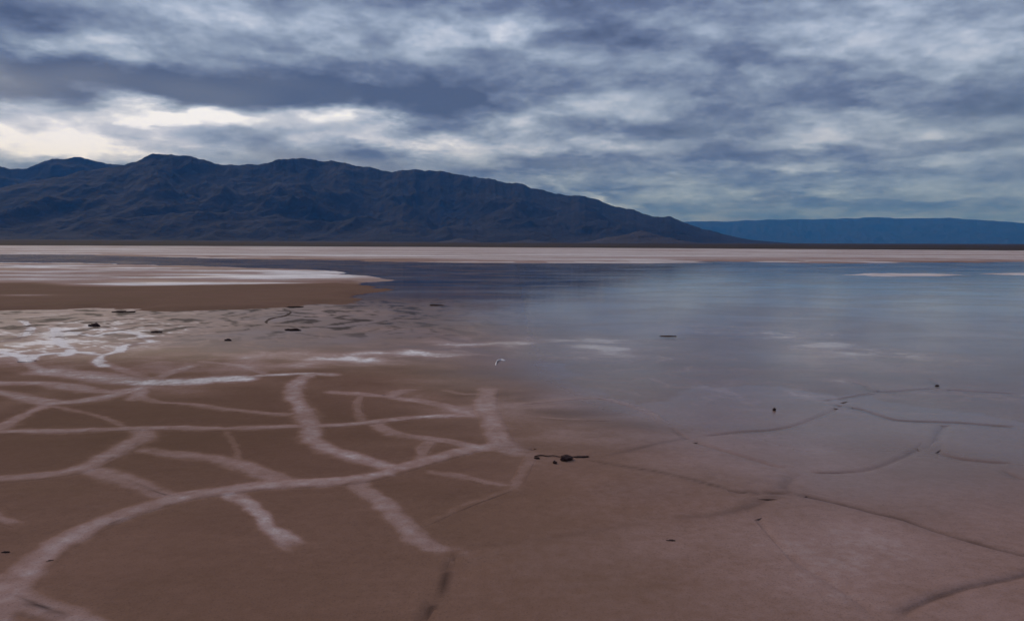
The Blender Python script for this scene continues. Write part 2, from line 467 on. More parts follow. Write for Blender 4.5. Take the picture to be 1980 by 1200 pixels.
# cracks: photo polyline, half width (m), darkness
CRACKS = [
 ([(1120, 889), (1200, 905), (1280, 918), (1367, 940), (1427, 955), (1490, 957), (1555, 963), (1627, 979), (1692, 996), (1748, 1009), (1804, 1029), (1865, 1048), (1930, 1066), (1990, 1081), (2080, 1104)], .015, .58),
 ([(1540, 914), (1522, 938), (1505, 957), (1453, 983), (1388, 1001), (1280, 1010)], .030, .40),
 ([(2080, 1085), (1980, 1118), (1887, 1139), (1813, 1161), (1757, 1187), (1720, 1212)], .014, .55),
 ([(1635, 733), (1670, 745), (1696, 757), (1791, 751), (1813, 745), (1796, 728)], .028, .45),
 ([(1579, 779), (1609, 784), (1661, 793), (1713, 810), (1757, 816), (1865, 819), (1990, 828)], .022, .48),
 ([(1579, 779), (1630, 770), (1696, 758)], .02, .40),
 ([(1150, 888), (1210, 876), (1280, 858), (1345, 845)], .020, .40),
 ([(880, 1072), (874, 1096), (865, 1122), (848, 1161), (826, 1198), (806, 1235)], .013, .75),
 ([(805, 1048), (835, 1063)], .010, .45),
 ([(160, 1046), (200, 1027), (240, 1010), (277, 997)], .008, .75),
 ([(22, 1159), (65, 1180), (110, 1198), (150, 1214)], .011, .75),
 ([(234, 932), (275, 948), (325, 966), (362, 967)], .009, .50),
 ([(0, 931), (55, 927), (105, 921)], .012, .40),
 ([(177, 908), (225, 890), (260, 869), (276, 857)], .010, .45),
 ([(1010, 869), (1040, 872), (960, 882)], .010, .30),
 ([(1791, 751), (1900, 756), (1990, 762)], .025, .35),
 ([(1930, 905), (1960, 925), (1990, 940)], .014, .40),
 ([(1540, 914), (1600, 918), (1660, 915)], .012, .25),
 ([(1345, 845), (1440, 835), (1520, 828), (1600, 800), (1640, 772)], .018, .16),
 ([(1290, 823), (1330, 850), (1420, 880), (1500, 905), (1540, 914)], .018, .17),
 ([(1540, 914), (1660, 915), (1740, 890), (1812, 850)], .016, .14),
 ([(1280, 1010), (1180, 1030), (1060, 1050), (960, 1062), (880, 1072)], .02, .14),
 ([(1720, 1212), (1600, 1130), (1500, 1060), (1453, 983)], .016, .10),
 ([(1830, 820), (1812, 850), (1820, 880), (1900, 895), (1990, 900)], .02, .28),
]
# blobs, the salt ones partly wet glints painted pale: photo centre, half width, half height (px), amount
SALT_GLINT_BLOBS = [(110, 656, 210, 38, .62), (5, 790, 30, 22, .25), (250, 728, 120, 16, .15), (740, 692, 140, 22, .28), (830, 677, 150, 16, .28), (900, 664, 110, 12, .24), (480, 708, 260, 14, .22), (1150, 662, 180, 16, .25),
 (640, 745, 300, 30, .08), (1000, 790, 170, 55, .22), (830, 760, 120, 30, .12), (1180, 680, 160, 22, .22), (1560, 655, 80, 28, .42), (1620, 735, 40, 8, .4),
 (1090, 660, 140, 12, .25), (480, 700, 200, 10, .22), (60, 610, 200, 10, .35), (420, 600, 300, 5, .25), (1250, 850, 300, 90, .08), (850, 880, 150, 40, .10),
 (1330, 630, 60, 12, .3), (1720, 690, 140, 14, .2), (1850, 760, 120, 20, .12), (500, 690, 160, 8, .2), (370, 748, 90, 16, .25), (1650, 1080, 330, 120, .10), (1500, 860, 300, 60, .08)]
DARK_BLOBS = [(1240, 955, 100, 24, .10), (1000, 868, 60, 12, .12), (1130, 797, 130, 8, .12)]

def to_world(pts):
    return [tuple(ground(*p)) for p in pts]
FADES = [(0, 0)] * len(VEINS)
for i_, f_ in {6: (0, .25), 21: (0, .12), 22: (0, .1), 41: (0, .2), 19: (.5, .4), 29: (.4, .4), 30: (.3, .5), 17: (0, .5), 14: (0, .4), 15: (0, .5), 28: (.4, 1.0)}.items():
    FADES[i_] = f_
VEINS_W = [(spline(to_world(p), 0.25), w, s, h) for p, w, s, h in VEINS]
CRACKS_W = [(spline(to_world(p), 0.2), w * (1.35 if i_ < 7 or i_ > 13 else 1.0), d * (0.85 if i_ < 7 or i_ > 13 else 1.0)) for i_, (p, w, d) in enumerate(CRACKS)]
def blob_w(b):
    c = ground(b[0], b[1])
    d = math.hypot(*c)
    return (c[0], c[1], b[2] * d / FPX, b[3] * d * d / (FPX * CAM_H), b[4])
SALT_GLINT_W = [blob_w(b) for b in SALT_GLINT_BLOBS]
DARK_W = [blob_w(b) for b in DARK_BLOBS]
SHORE = np.array([ground(*p) for p in [(-1500, 560), (-700, 580), (0, 585), (400, 588), (600, 594), (690, 606), (760, 630), (850, 668), (930, 705), (1050, 742), (1250, 785), (1500, 822), (1760, 842), (1980, 862), (2400, 890)]])
SHORE = SHORE[np.argsort(SHORE[:, 0])]

WETLINE = np.array([ground(*p) for p in [(-1500, 640), (-700, 660), (0, 690), (150, 704), (300, 698), (480, 704), (700, 716), (1000, 745), (1250, 785), (1500, 822), (1760, 842), (1980, 862), (2400, 890)]])
WETLINE = WETLINE[np.argsort(WETLINE[:, 0])]

def wet_offset(x, y):
    return y - np.interp(x, WETLINE[:, 0], WETLINE[:, 1])

def shore_offset(x, y):
    """metres beyond the waterline (positive: lake side)"""
    return y - np.interp(x, SHORE[:, 0], SHORE[:, 1])

def height(x, y):
    s = shore_offset(x, y)
    far = sstep(2.0, 14.0, s)
    z = 0.006 - 0.0035 * np.clip(s, -6, 0) - 0.0035 * np.clip(s, 0, 9.0)
    n = fbm(x * 0.40, y * 0.30, 5, 31, 0.6)
    z = z + n * (0.016 * sstep(-5, 0, s) + 0.004) * (1 - 0.5 * far)
    return z

def near_feature(x, y, pts, r):
    lo, hi = pts.min(0) - r, pts.max(0) + r
    return np.nonzero((x > lo[0]) & (x < hi[0]) & (y > lo[1]) & (y < hi[1]))[0]

def fields(x, y):
    """salt, wetness and darkness of the lake bed at ground points"""
    wx = x + 0.05 * fbm(x * 5, y * 5, 4, 6)
    wy = y + 0.05 * fbm(x * 5 + 9, y * 5, 4, 8)
    s = shore_offset(x, y)
    tex = fbm(x * 0.8, y * 0.8, 5, 12)
    salt = 0.03 + 0.05 * tex + 0.15 * sstep(7.5, 4.2, y) + 0.18 * sstep(-1.3, 1.9, x - 0.15 * (y - 4))
    patch = fbm(x * 0.9, y * 1.2, 5, 77)
    for cx, cy, rx, ry, a in SALT_GLINT_W:
        q = ((x - cx) / rx) ** 2 + ((y - cy) / ry) ** 2
        k = np.nonzero(q < 7)[0]
        salt[k] += a * np.exp(-q[k]) * np.clip(1 + 2.2 * patch[k], 0, 2.0)
    vein = np.zeros_like(x)
    wid = 1.08 + 0.55 * fbm(x * 1.4, y * 1.4, 2, 91) + 0.22 * fbm(x * 7, y * 7, 3, 93)
    amp = 1.0 + 0.30 * fbm(x * 1.7, y * 1.7, 3, 92) + 0.35 * fbm(x * 8, y * 8, 4, 94)
    for (pts, w, st, h), fade in zip(VEINS_W, FADES):
        k = near_feature(x, y, pts, w * 4)
        if len(k) == 0: continue
        d = seg_dist(wx[k], wy[k], pts) / (w * wid[k])
        v = st * amp[k] * (0.84 * np.exp(-np.clip(d, 0, 5) ** 4) + 0.16 * np.exp(-(d / 1.7) ** 2))
        if fade[0]: v = v * sstep(0, fade[0], np.hypot(x[k] - pts[0][0], y[k] - pts[0][1]))
        if fade[1]: v = v * sstep(0, fade[1], np.hypot(x[k] - pts[-1][0], y[k] - pts[-1][1]))
        vein[k] = np.maximum(vein[k], v)
    salt = np.maximum(salt, vein) + 0.3 * np.minimum(salt, vein)
    dark = np.zeros_like(x)
    for cx, cy, rx, ry, a in DARK_W:
        q = ((x - cx) / rx) ** 2 + ((y - cy) / ry) ** 2
        dark += a * np.exp(-np.minimum(q * q, 40))
    for pts, w, a in CRACKS_W:
        k = near_feature(x, y, pts, w * 9)
        if len(k) == 0: continue
        d = seg_dist(x[k] + 0.012 * fbm(x[k] * 9, y[k] * 9, 2, 3), y[k] + 0.012 * fbm(x[k] * 9, y[k] * 9 + 7, 2, 4), pts) / w
        en = sstep(0, .25, np.hypot(x[k] - pts[0][0], y[k] - pts[0][1])) * sstep(0, .25, np.hypot(x[k] - pts[-1][0], y[k] - pts[-1][1]))
        dark[k] = np.maximum(dark[k], en * a * (0.75 + 0.5 * fbm(x[k] * 3, y[k] * 3, 2, 55)) * (np.exp(-d ** 2) + 0.22 * np.exp(-(d / 3.0) ** 2)))
    rl2 = np.clip(1 - np.abs(fbm(x * 1.5 + 7, y * 1.1, 4, 203)) * 8, 0, 1)
    c0 = ground(110, 655); d0 = math.hypot(*c0)
    salt += 0.9 * rl2 * np.exp(-(((x - c0[0]) / (190 * d0 / FPX)) ** 2 + ((y - c0[1]) / (32 * d0 * d0 / FPX / CAM_H)) ** 2) ** 1.5)
    # wet mud: pale streaks, partly painted glints, and dark flecks between the salt and the spit
    wo_ = wet_offset(x, y)
    near_spit = 1 - sstep(24, 30, y)
    sh = sstep(0.0, 2.0, wo_) * near_spit
    st = fbm(x * 0.5, y * 0.8, 5, 21)
    left = sstep(-0.5, -3.0, x)
    rl = np.clip(1 - np.abs(fbm(x * 0.8 + 3, y * 0.7, 4, 201)) * 7, 0, 1) ** 2
    salt += sh * (0.04 + 0.34 * np.clip(st, -0.6, 1) + 0.30 * rl * sstep(-0.15, 0.25, fbm(x * .3, y * .3, 2, 202) + 0.10))
    fl = fbm(x * 2.2 + 30 + 1.5 * fbm(x * .6, y * .6, 2, 90), y * 1.5 + 1.5 * fbm(x * .6 + 5, y * .6, 2, 91), 4, 23)
    salt *= 1 - 0.5 * sh * left * sstep(0.03, 0.2, fl)
    dark += 0.80 * sh * (0.35 + 0.65 * left) * sstep(0.06, 0.26, fl) * sstep(13.5, 17.0, y)
    wl = sstep(-1.2, 1.2, wo_ + 0.8 * fbm(x * 0.5, y * 0.5, 3, 44))
    wr_ = sstep(-4.5, 0.8, wo_ + 1.2 * fbm(x * 0.3, y * 0.3, 3, 44))
    right = sstep(-2.0, 2.0, x)
    wet = wl * (1 - right) * 0.32 + wr_ * right
    wet = np.clip(wet + 0.10 * right, 0, 1) * (1 - 0.45 * np.clip(vein, 0, 1)) + 0.03
    return np.clip(salt, 0, 1), np.clip(wet, 0, 1), np.clip(dark, 0, 0.95)

def attrs(x, y):
    s, w, d = fields(x, y)
    sky_tint = 0.8 * sstep(0.2, 3.0, wet_offset(x, y) + 1.2 * fbm(x * 0.5, y * 0.5, 4, 120)) * (0.75 + 0.5 * fbm(x * 0.8, y * 0.6, 3, 121))  # mask for the painted sky sheen on wet mud
    return {'salt': s, 'wet': w, 'dark': d, 'sky_tint': np.clip(sky_tint, 0, 1)}

# ------------------------------------------------------------------ ground sheet
fine = np.arange(-44, 44.01, 0.20)
ang = np.radians(np.concatenate([np.arange(-180, -44, 4.0), fine, np.arange(46, 180.1, 4.0)]))
ang[-1] = math.pi
rad = np.concatenate([[0.02, 0.3, 0.8, 1.3, 1.8], 2.2 * 1.008 ** np.arange(0, 520), 2.2 * 1.008 ** 519 * 1.06 ** np.arange(1, 104)])
RR, AA = np.meshgrid(rad, ang, indexing='ij')
gx, gy = (RR * np.sin(AA)).ravel(), (RR * np.cos(AA)).ravel()
gz = height(gx, gy)
groove = np.zeros_like(gx)
for pts, w, a in CRACKS_W:
    k = near_feature(gx, gy, pts, 0.3)
    if len(k):
        groove[k] = np.maximum(groove[k], 0.012 * np.exp(-(seg_dist(gx[k], gy[k], pts) / (0.03 + w)) ** 4) * sstep(0.05, .3, np.hypot(gx[k] - pts[0][0], gy[k] - pts[0][1])) * sstep(0.05, .3, np.hypot(gx[k] - pts[-1][0], gy[k] - pts[-1][1])))
gz = gz - groove
gz = np.where(RR.ravel() > 60, np.minimum(gz, -0.03), gz)
flat = tag(mesh_obj('ground', np.stack([gx, gy, gz], 1), grid_faces(len(rad), len(ang))[:, ::-1], MUD, attrs=attrs(gx, gy)),
           'brown lake bed of damp mud with pale salt veins in the foreground', 'ground', 'structure')

# salt veins as low ridges
def strip(name, pts, w, prof, step, tap=None):
    P = spline(pts[::max(1, int(0.2 / 0.25))], step)
    T = np.gradient(P, axis=0); T /= np.linalg.norm(T, axis=1)[:, None] + 1e-9
    Nn = np.stack([-T[:, 1], T[:, 0]], 1)
    L = np.concatenate([[0], np.cumsum(np.linalg.norm(np.diff(P, axis=0), axis=1))])
    taper = np.clip(np.minimum(L, L[-1] - L) / (tap or 2.5 * w), 0.0, 1)
    squeeze = 0.5 + 0.5 * taper if tap is None else np.ones_like(taper)
    o = np.array([q for q, _ in prof])
    X = P[:, None, :] + Nn[:, None, :] * (o[None, :] * w * squeeze[:, None])[..., None]
    hz = np.array([z for _, z in prof])[None, :] * np.ones(len(P))[:, None]
    hz = hz * taper[:, None] - (0.002 * (1 - taper[:, None]) if tap is None else 0.018 * (1 - taper[:, None]) ** 2)
    x, y = X[..., 0].ravel(), X[..., 1].ravel()
    z = height(x, y) + hz.ravel()
    return x, y, z, grid_faces(len(P), len(o))

for pts, w, st, h in VEINS_W:
    W = w * 1.3
    off = np.linspace(-1, 1, 11)
    prof = [(q, 0.35 * h * (1 - q * q) + 0.0015 if abs(q) < 0.99 else -0.004) for q in off]
    d0 = float(np.linalg.norm(pts, axis=1).min())
    x, y, z, f = strip('salt_vein', pts, W, prof, max(0.03, d0 * 0.008))
    z = z + 0.005 * fbm(x * 12, y * 12, 4, 61) * (np.tile(np.abs(off) < 0.9, len(x) // 11))
    mesh_obj('salt_vein', np.stack([x, y, z], 1), f, MUD, flat, attrs(x, y))

for ci, (pts, w, a) in enumerate(CRACKS_W):
    offs = [-(2 * w + .10), -(2 * w + .05), -1.6 * w, -0.8 * w, 0, 0.8 * w, 1.6 * w, 2 * w + .05, 2 * w + .10]
    deep = [-0.0012, 0.0006, 0.0, -0.005, -0.009, -0.005, 0.0, 0.0006, -0.0012]
    if 8 <= ci <= 13:        # these split the crest of a salt vein
        offs = [-4.5 * w, -2.5 * w, -1.4 * w, -0.7 * w, 0, 0.7 * w, 1.4 * w, 2.5 * w, 4.5 * w]
        deep = [-0.002, 0.0045, 0.0065, 0.003, 0.001, 0.003, 0.0065, 0.0045, -0.002]
    x, y, z, f = strip('crack', pts, 1.0, list(zip(offs, deep)), 0.04, tap=0.15)
    mesh_obj('crack', np.stack([x, y, z], 1), f, MUD, flat, attrs(x, y))

# mud pans enclosed by the veins: flood fill on a ground raster
PX0, PX1, PY0, PY1, CELL = -8.0, 1.6, 3.2, 12.2, 0.045
nx, ny = int((PX1 - PX0) / CELL), int((PY1 - PY0) / CELL)
cxs, cys = PX0 + (np.arange(nx) + .5) * CELL, PY0 + (np.arange(ny) + .5) * CELL
CX, CY = np.meshgrid(cxs, cys)
cx_, cy_ = CX.ravel(), CY.ravel()
open_ = np.ones(nx * ny, bool)
CUTS = [to_world(p) for p in [[(590, 1064), (700, 1130), (806, 1235)], [(830, 1060), (880, 1076)], [(995, 949), (1090, 930), (1140, 893)], [(860, 757), (946, 745)], [(641, 728), (750, 735), (946, 745)],
        [(390, 702), (480, 706), (641, 728)], [(200, 712), (300, 735)], [(45, 1028), (90, 1070)]]]
for pts, w, st, h in VEINS_W:
    k = near_feature(cx_, cy_, pts, w * 2)
    if len(k): open_[k] &= seg_dist(cx_[k], cy_[k], pts) > w * 1.1
for c in CUTS:
    open_ &= seg_dist(cx_, cy_, np.array(c)) > 0.05
open_ &= (np.abs(cx_) < 0.78 * cy_ + 0.6) & (shore_offset(cx_, cy_) < -0.15)
op = open_.reshape(ny, nx); lab = np.zeros((ny, nx), int); comps = []
for j in range(ny):
    for i in range(nx):
        if op[j, i] and lab[j, i] == 0:
            idx = len(comps) + 1; stack = [(j, i)]; lab[j, i] = idx; cells = []
            while stack:
                a, b = stack.pop(); cells.append((a, b))
                for da, db in ((1, 0), (-1, 0), (0, 1), (0, -1)):
                    p_, q_ = a + da, b + db
                    if 0 <= p_ < ny and 0 <= q_ < nx and op[p_, q_] and lab[p_, q_] == 0:
                        lab[p_, q_] = idx; stack.append((p_, q_))
            comps.append(cells)
edge = np.full((ny, nx), 0.0)
m_ = op.copy()
for it in range(8):
    edge += m_
    e = m_.copy(); e[1:] &= m_[:-1]; e[:-1] &= m_[1:]; e[:, 1:] &= m_[:, :-1]; e[:, :-1] &= m_[:, 1:]; m_ = e
for cells in comps:
    if len(cells) < 60: continue
    vid, V, F = {}, [], []
    for (j, i) in cells:
        q = []
        for (a, b) in ((j, i), (j, i + 1), (j + 1, i + 1), (j + 1, i)):
            if (a, b) not in vid:
                vid[(a, b)] = len(V); V.append((a, b))
            q.append(vid[(a, b)])
        F.append(q)
    V = np.array(V)
    x, y = PX0 + V[:, 1] * CELL, PY0 + V[:, 0] * CELL
    e4 = np.zeros(len(V))
    a0, b0 = np.clip(V[:, 0], 0, ny - 1), np.clip(V[:, 1], 0, nx - 1)
    a1, b1 = np.clip(V[:, 0] - 1, 0, ny - 1), np.clip(V[:, 1] - 1, 0, nx - 1)
    e4 = np.minimum(np.minimum(edge[a0, b0], edge[a1, b0]), np.minimum(edge[a0, b1], edge[a1, b1]))
    z = height(x, y) - 0.003 + 0.009 * sstep(0, 8, e4)
    mesh_obj('mud_pan', np.stack([x, y, z], 1), F, MUD, flat, attrs(x, y))

# ------------------------------------------------------------------ water
wr = np.concatenate([np.geomspace(4.0, 60, 90), np.geomspace(66, 900, 14)])
wa = np.radians(np.linspace(-62, 62, 160))
WR, WA = np.meshgrid(wr, wa, indexing='ij')
wx_, wy_ = (WR * np.sin(WA)).ravel(), (WR * np.cos(WA)).ravel()
# silt and salt scum float near the mud, clear water farther out
so = shore_offset(wx_, wy_) + 1.5 * fbm(wx_ * 0.25, wy_ * 0.25, 3, 95)
film = 0.09 + 0.39 * sstep(0.0, 13.0, so) + 0.48 * sstep(14, 40, WR.ravel())
tag(mesh_obj('water', np.stack([wx_, wy_, np.zeros(WR.size)], 1), grid_faces(len(wr), len(wa))[:, ::-1], WATER, attrs={'film': film}),
    'shallow still lake water reflecting the mountains and grey clouds', 'water', 'structure')

# ------------------------------------------------------------------ bars and banks
def poly_inside(x, y, P):
    c = np.zeros(x.shape, bool)
    n = len(P)
    for i in range(n):
        (x1, y1), (x2, y2) = P[i], P[(i + 1) % n]
        cond = ((y1 > y) != (y2 > y))
        xi = (x2 - x1) * (y - y1) / (y2 - y1 + 1e-12) + x1
        c ^= cond & (x < xi)
    return c

def bank(name, outline, top, edge_w, nr, na, salt_fn, label, cat, rough=0.35, mat=MUD, zlift=0.0):
    """a low flat bar of mud or salt standing out of the water"""
    P = np.array([ground(px, py, top * 0.3) for px, py in outline])
    r = np.hypot(P[:, 0], P[:, 1]); a = np.arctan2(P[:, 0], P[:, 1])
    rr = np.geomspace(r.min() * 0.97, r.max() * 1.03, nr)
    aa = np.linspace(a.min() - 0.02, a.max() + 0.02, na)
    A, B = np.meshgrid(rr, aa, indexing='ij')
    x, y = (A * np.sin(B)).ravel(), (A * np.cos(B)).ravel()
    wig = edge_w * 2.2
    xx = x + wig * fbm(x / edge_w / 4, y / edge_w / 4, 5, 3, .6); yy = y + wig * fbm(x / edge_w / 4 + 9, y / edge_w / 4, 5, 4, .6)
    d = seg_dist(xx, yy, np.vstack([P, P[:1]]))
    d = np.where(poly_inside(xx, yy, P), d, -d)
    z = top * sstep(-edge_w * rough, edge_w, d) - 0.02 * sstep(0.2 * edge_w, -edge_w * 0.6, d) - 0.004
    z = z + 0.10 * top * fbm(x / edge_w * 0.6, y / edge_w * 0.3, 4, 9) * sstep(0, edge_w, d)
    salt, wet, dark = salt_fn(x, y, d)
    F = grid_faces(nr, na)[:, ::-1]
    keep = (z > -0.009)[F].any(1)
    used = np.unique(F[keep]); re = np.full(len(x), -1); re[used] = np.arange(len(used))
    return tag(mesh_obj(name, np.stack([x, y, z], 1)[used], re[F[keep]], mat, attrs={'salt': np.clip(salt, 0, 1)[used], 'wet': np.clip(wet, 0, 1)[used], 'dark': np.clip(dark, 0, .9)[used]}), label, cat, 'structure')

BROWN_TOP = np.array([ground(*p) for p in [(-400, 550), (0, 551), (60, 550), (130, 556), (250, 557), (400, 554), (560, 553), (700, 549), (760, 547)]])
def spit_salt(x, y, d):
    yb = np.interp(x, BROWN_TOP[:, 0], BROWN_TOP[:, 1]) + 0.8 * fbm(x * 0.3, y * 0.1, 3, 50)
    far = sstep(-1.0, 1.5, y - yb)
    st = fbm(x * 0.10, y * 0.30, 5, 60)
    salt = 0.09 + far * (0.48 + 0.7 * np.clip(st, -0.5, 1)) + 0.05 * fbm(x, y, 3, 2)
    salt += far * 0.9 * sstep(0.10, 0.26, fbm(x * 0.05 + 3, y * 0.22, 3, 66))
    c = ground(52, 576); salt += 0.6 * np.exp(-((x - c[0]) / 0.9) ** 2 - ((y - c[1]) / 0.45) ** 2)
    tip = sstep(ground(720, 545)[0], ground(520, 545)[0], x)
    salt = salt * (0.35 + 0.65 * tip) + 0.10 * (1 - tip)
    dark = 0.08 * (1 - far)
    wet = 0.04 + 0.30 * far * sstep(0.0, -0.3, st) + 0.25 * far * np.exp(-(d / 0.5) ** 2)
    return salt, wet, dark
bank('mud_spit', [(-420, 506), (-200, 507), (0, 509), (150, 509), (300, 513), (450, 517), (560, 520), (640, 525), (700, 535), (742, 548), (738, 556), (700, 566), (668, 578), (600, 590), (480, 594), (330, 598), (150, 597), (0, 599), (-200, 601), (-420, 600)],
     0.10, 1.4, 150, 420, spit_salt, 'low brown mud spit with white salt on its far side, at left', 'spit')

def shore_salt(x, y, d):
    st = fbm(x * 0.02, y * 0.05, 4, 70)
    salt = 0.74 + 0.55 * fbm(x * 0.012, y * 0.10, 5, 73) + 0.2 * st - 0.30 * np.exp(-(d / 8.0) ** 2) * (fbm(x * 0.03, y * 0.1, 3, 71) > -0.1)
    return salt, 0.15 + 0 * x, 0.02 + 0 * x
SHORE_NEAR = [(-700, 487), (-300, 489), (0, 491), (150, 491), (350, 496), (520, 499), (700, 503), (800, 507), (1000, 508), (1200, 508), (1340, 506), (1430, 504), (1500, 507), (1640, 508), (1750, 507), (1850, 505), (1980, 505), (2300, 508), (2700, 511)]
far_line = []
for px in range(2700, -701, -200):
    hy = HORIZON_Y + (px - 990) * math.tan(ROLL)
    far_line.append((px, hy + 1.0))
bank('salt_shore', SHORE_NEAR + far_line, 0.12, 6.0, 160, 300, shore_salt, 'pale white salt shore stretching along the foot of the mountains', 'salt flat')

def bar_salt(x, y, d):
    return 0.85 + 0.3 * fbm(x * 0.2, y * 0.3, 3, 5), 0.2 + 0 * x, 0 * x
for pts, lab_ in [([(1640, 531), (1690, 528.5), (1760, 528), (1830, 529.5), (1870, 531), (1810, 533), (1720, 533.5)], 'thin white salt bar alone in blue water at right'),
                  ([(860, 505.5), (950, 504), (1100, 503.5), (1210, 503.8), (1200, 505.2), (1050, 507), (900, 507)], 'narrow white salt strip below the far shore, right of centre'),
                  ([(1905, 529), (1950, 528), (2100, 528), (2180, 530), (2060, 531.5), (1960, 531)], 'small pale salt bar at the right edge of the lake')]:
    bank('salt_bar', pts, 0.035, 0.8, 40, 160, bar_salt, lab_, 'salt bar')

# ------------------------------------------------------------------ plain, mountains, fans
pr = np.geomspace(560, 26000, 90); pa = np.radians(np.linspace(-68, 68, 420))
PR, PA = np.meshgrid(pr, pa, indexing='ij')
px_, py_ = (PR * np.sin(PA)).ravel(), (PR * np.cos(PA)).ravel()
q = PR.ravel()
edge_q = 720 + 170 * fbm(px_ * 0.0015, py_ * 0.0012, 3, 80)
pz = np.where(q < edge_q, -1.0, 0) + np.clip(q - edge_q, 0, None) * 0.0052
pz = np.where(q > 8000, pz - (q - 8000) * 0.0030, pz)
pz += 2.5 * fbm(px_ * 0.004, py_ * 0.004, 4, 81) * sstep(900, 3000, q)
tag(mesh_obj('desert_plain', np.stack([px_, py_, pz], 1), grid_faces(len(pr), len(pa))[:, ::-1], PLAIN),
    'dark brown desert plain below the mountains, seen as a thin strip', 'plain', 'structure')

def skyline(pts):
    out = []
    for p in pts:
        d = direction(*p)
        out.append((math.atan2(d[0], d[1]), d[2] / math.hypot(d[0], d[1])))
    out = np.array(out)
    return out[np.argsort(out[:, 0])]

def mountain(name, pts, d_foot, d_ridge, d_back, mat, label, seed, spur=0.85, step=0.09, rows=120, foot_el=0.004, tex=900.0, wob=0.0034):
    S = skyline(pts)
    a = np.arange(S[0, 0], S[-1, 0], math.radians(step))
    t = np.concatenate([np.linspace(0, 1, rows), np.linspace(1, 1.6, 24)[1:]])
    T, A = np.meshgrid(t, a, indexing='ij')
    dist = np.where(T <= 1, d_foot + (d_ridge - d_foot) * T, d_ridge + (d_back - d_ridge) * (T - 1) / 0.6)
    # the front of the range is not a circle: bring it in and out
    dist = dist * (1 + 0.06 * gnoise(A * 3.0, A * 0 + seed, seed)) 
    x, y = dist * np.sin(A), dist * np.cos(A)
    top = np.interp(A, S[:, 0], S[:, 1])
    top = top + wob * fbm(A * 60, A * 0 + 3.3, 5, seed + 1, 0.6) * sstep(0.006, 0.03, top)
    wx = x + 350 * fbm(x / 1500, y / 1500, 3, seed + 3); wy = y + 350 * fbm(x / 1500, y / 1500 + 8, 3, seed + 4)
    r = ridged(wx / tex / 1.2, wy / tex / 2.6, 6, seed + 5)
    r2 = fbm(wx / 260, wy / 420, 4, seed + 6)
    g = np.where(T <= 1, 0.12 * T + 0.88 * T ** 1.45, 1 - 1.2 * (T - 1))
    amp = np.where(T <= 1, 1.0 * np.clip(T * 1.6, 0, 1) * (1.15 - T), 0.12)
    e = np.clip(g + spur * amp * (r - 0.45) + 0.10 * amp * r2, 0.0, None)
    e = e / e.max(0)[None, :]
    z = e * top * dist + 0.004 * dist * 0 - 3.0
    return tag(mesh_obj(name, np.stack([x.ravel(), y.ravel(), z.ravel()], 1), grid_faces(len(t), len(a))[:, ::-1], mat), label, 'mountain', 'structure')

MAIN = [(-900, 350), (-700, 330), (-450, 318), (-250, 336), (-100, 350), (0, 362), (60, 352), (130, 338), (200, 324), (240, 319), (268, 309), (298, 296.5), (328, 297), (364, 301), (394, 309), (414, 315), (454, 318), (500, 317), (515, 313), (530, 308), (568, 305), (601, 308), (657, 313), (695, 319), (732, 327), (758, 332), (780, 328), (808, 325), (833, 329), (871, 333), (909, 341), (934, 343), (980, 351), (999, 353), (1026, 362), (1052, 366), (1070, 373), (1118, 378), (1157, 387), (1188, 400), (1233, 407), (1257, 416), (1293, 417), (1328, 432), (1367, 444), (1406, 454), (1454, 463), (1540, 470), (1620, 474)]
BACK = [(-1000, 330), (-800, 300), (-500, 326), (-300, 308), (-120, 312), (0, 320), (18, 325), (43, 325), (71, 318), (101, 306.5), (114, 308), (157, 303), (177, 308), (202, 313), (240, 321), (300, 330), (420, 350), (600, 400), (700, 450)]
FAR = [(700, 452), (1000, 440), (1200, 434), (1330, 428), (1400, 427.5), (1500, 424), (1600, 423), (1700, 420), (1730, 421.5), (1830, 421), (1900, 425), (1980, 431), (2100, 436), (2250, 430), (2400, 438), (2700, 446), (3000, 455)]
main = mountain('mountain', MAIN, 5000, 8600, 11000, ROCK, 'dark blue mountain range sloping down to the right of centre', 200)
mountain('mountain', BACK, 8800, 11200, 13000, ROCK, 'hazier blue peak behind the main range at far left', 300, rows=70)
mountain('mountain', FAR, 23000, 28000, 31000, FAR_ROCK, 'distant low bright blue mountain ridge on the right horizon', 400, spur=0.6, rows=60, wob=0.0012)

for apx, apy, wpx, dep in [(1235, 445, 190, 4300), (890, 459, 110, 4400), (640, 467, 90, 4500), (1020, 463, 150, 4450), (130, 464, 120, 4550)]:
    d = direction(apx, apy)
    D = dep + 550
    H = d[2] / math.hypot(d[0], d[1]) * D
    c = np.array([d[0], d[1]]) / math.hypot(d[0], d[1]) * D
    R_ = wpx / FPX * D
    rr, aa = np.meshgrid(np.linspace(0, 1, 26), np.linspace(0, 2 * math.pi, 64), indexing='ij')
    x = c[0] + rr * R_ * np.cos(aa); y = c[1] + rr * R_ * 1.1 * np.sin(aa)
    z = H * (0.25 * (1 - rr) + 0.75 * (1 - rr) ** 2.0) * (1 + 0.25 * fbm(aa * 3 * np.clip(rr, .2, 1), rr * 2, 3, 7)) + 8 * (1 - rr) * fbm(x / 90, y / 90, 3, 17)
    z = np.where(rr > 0.98, -6, z)
    mesh_obj('alluvial_fan', np.stack([x.ravel(), y.ravel(), z.ravel()], 1), grid_faces(26, 64), FAN, main)

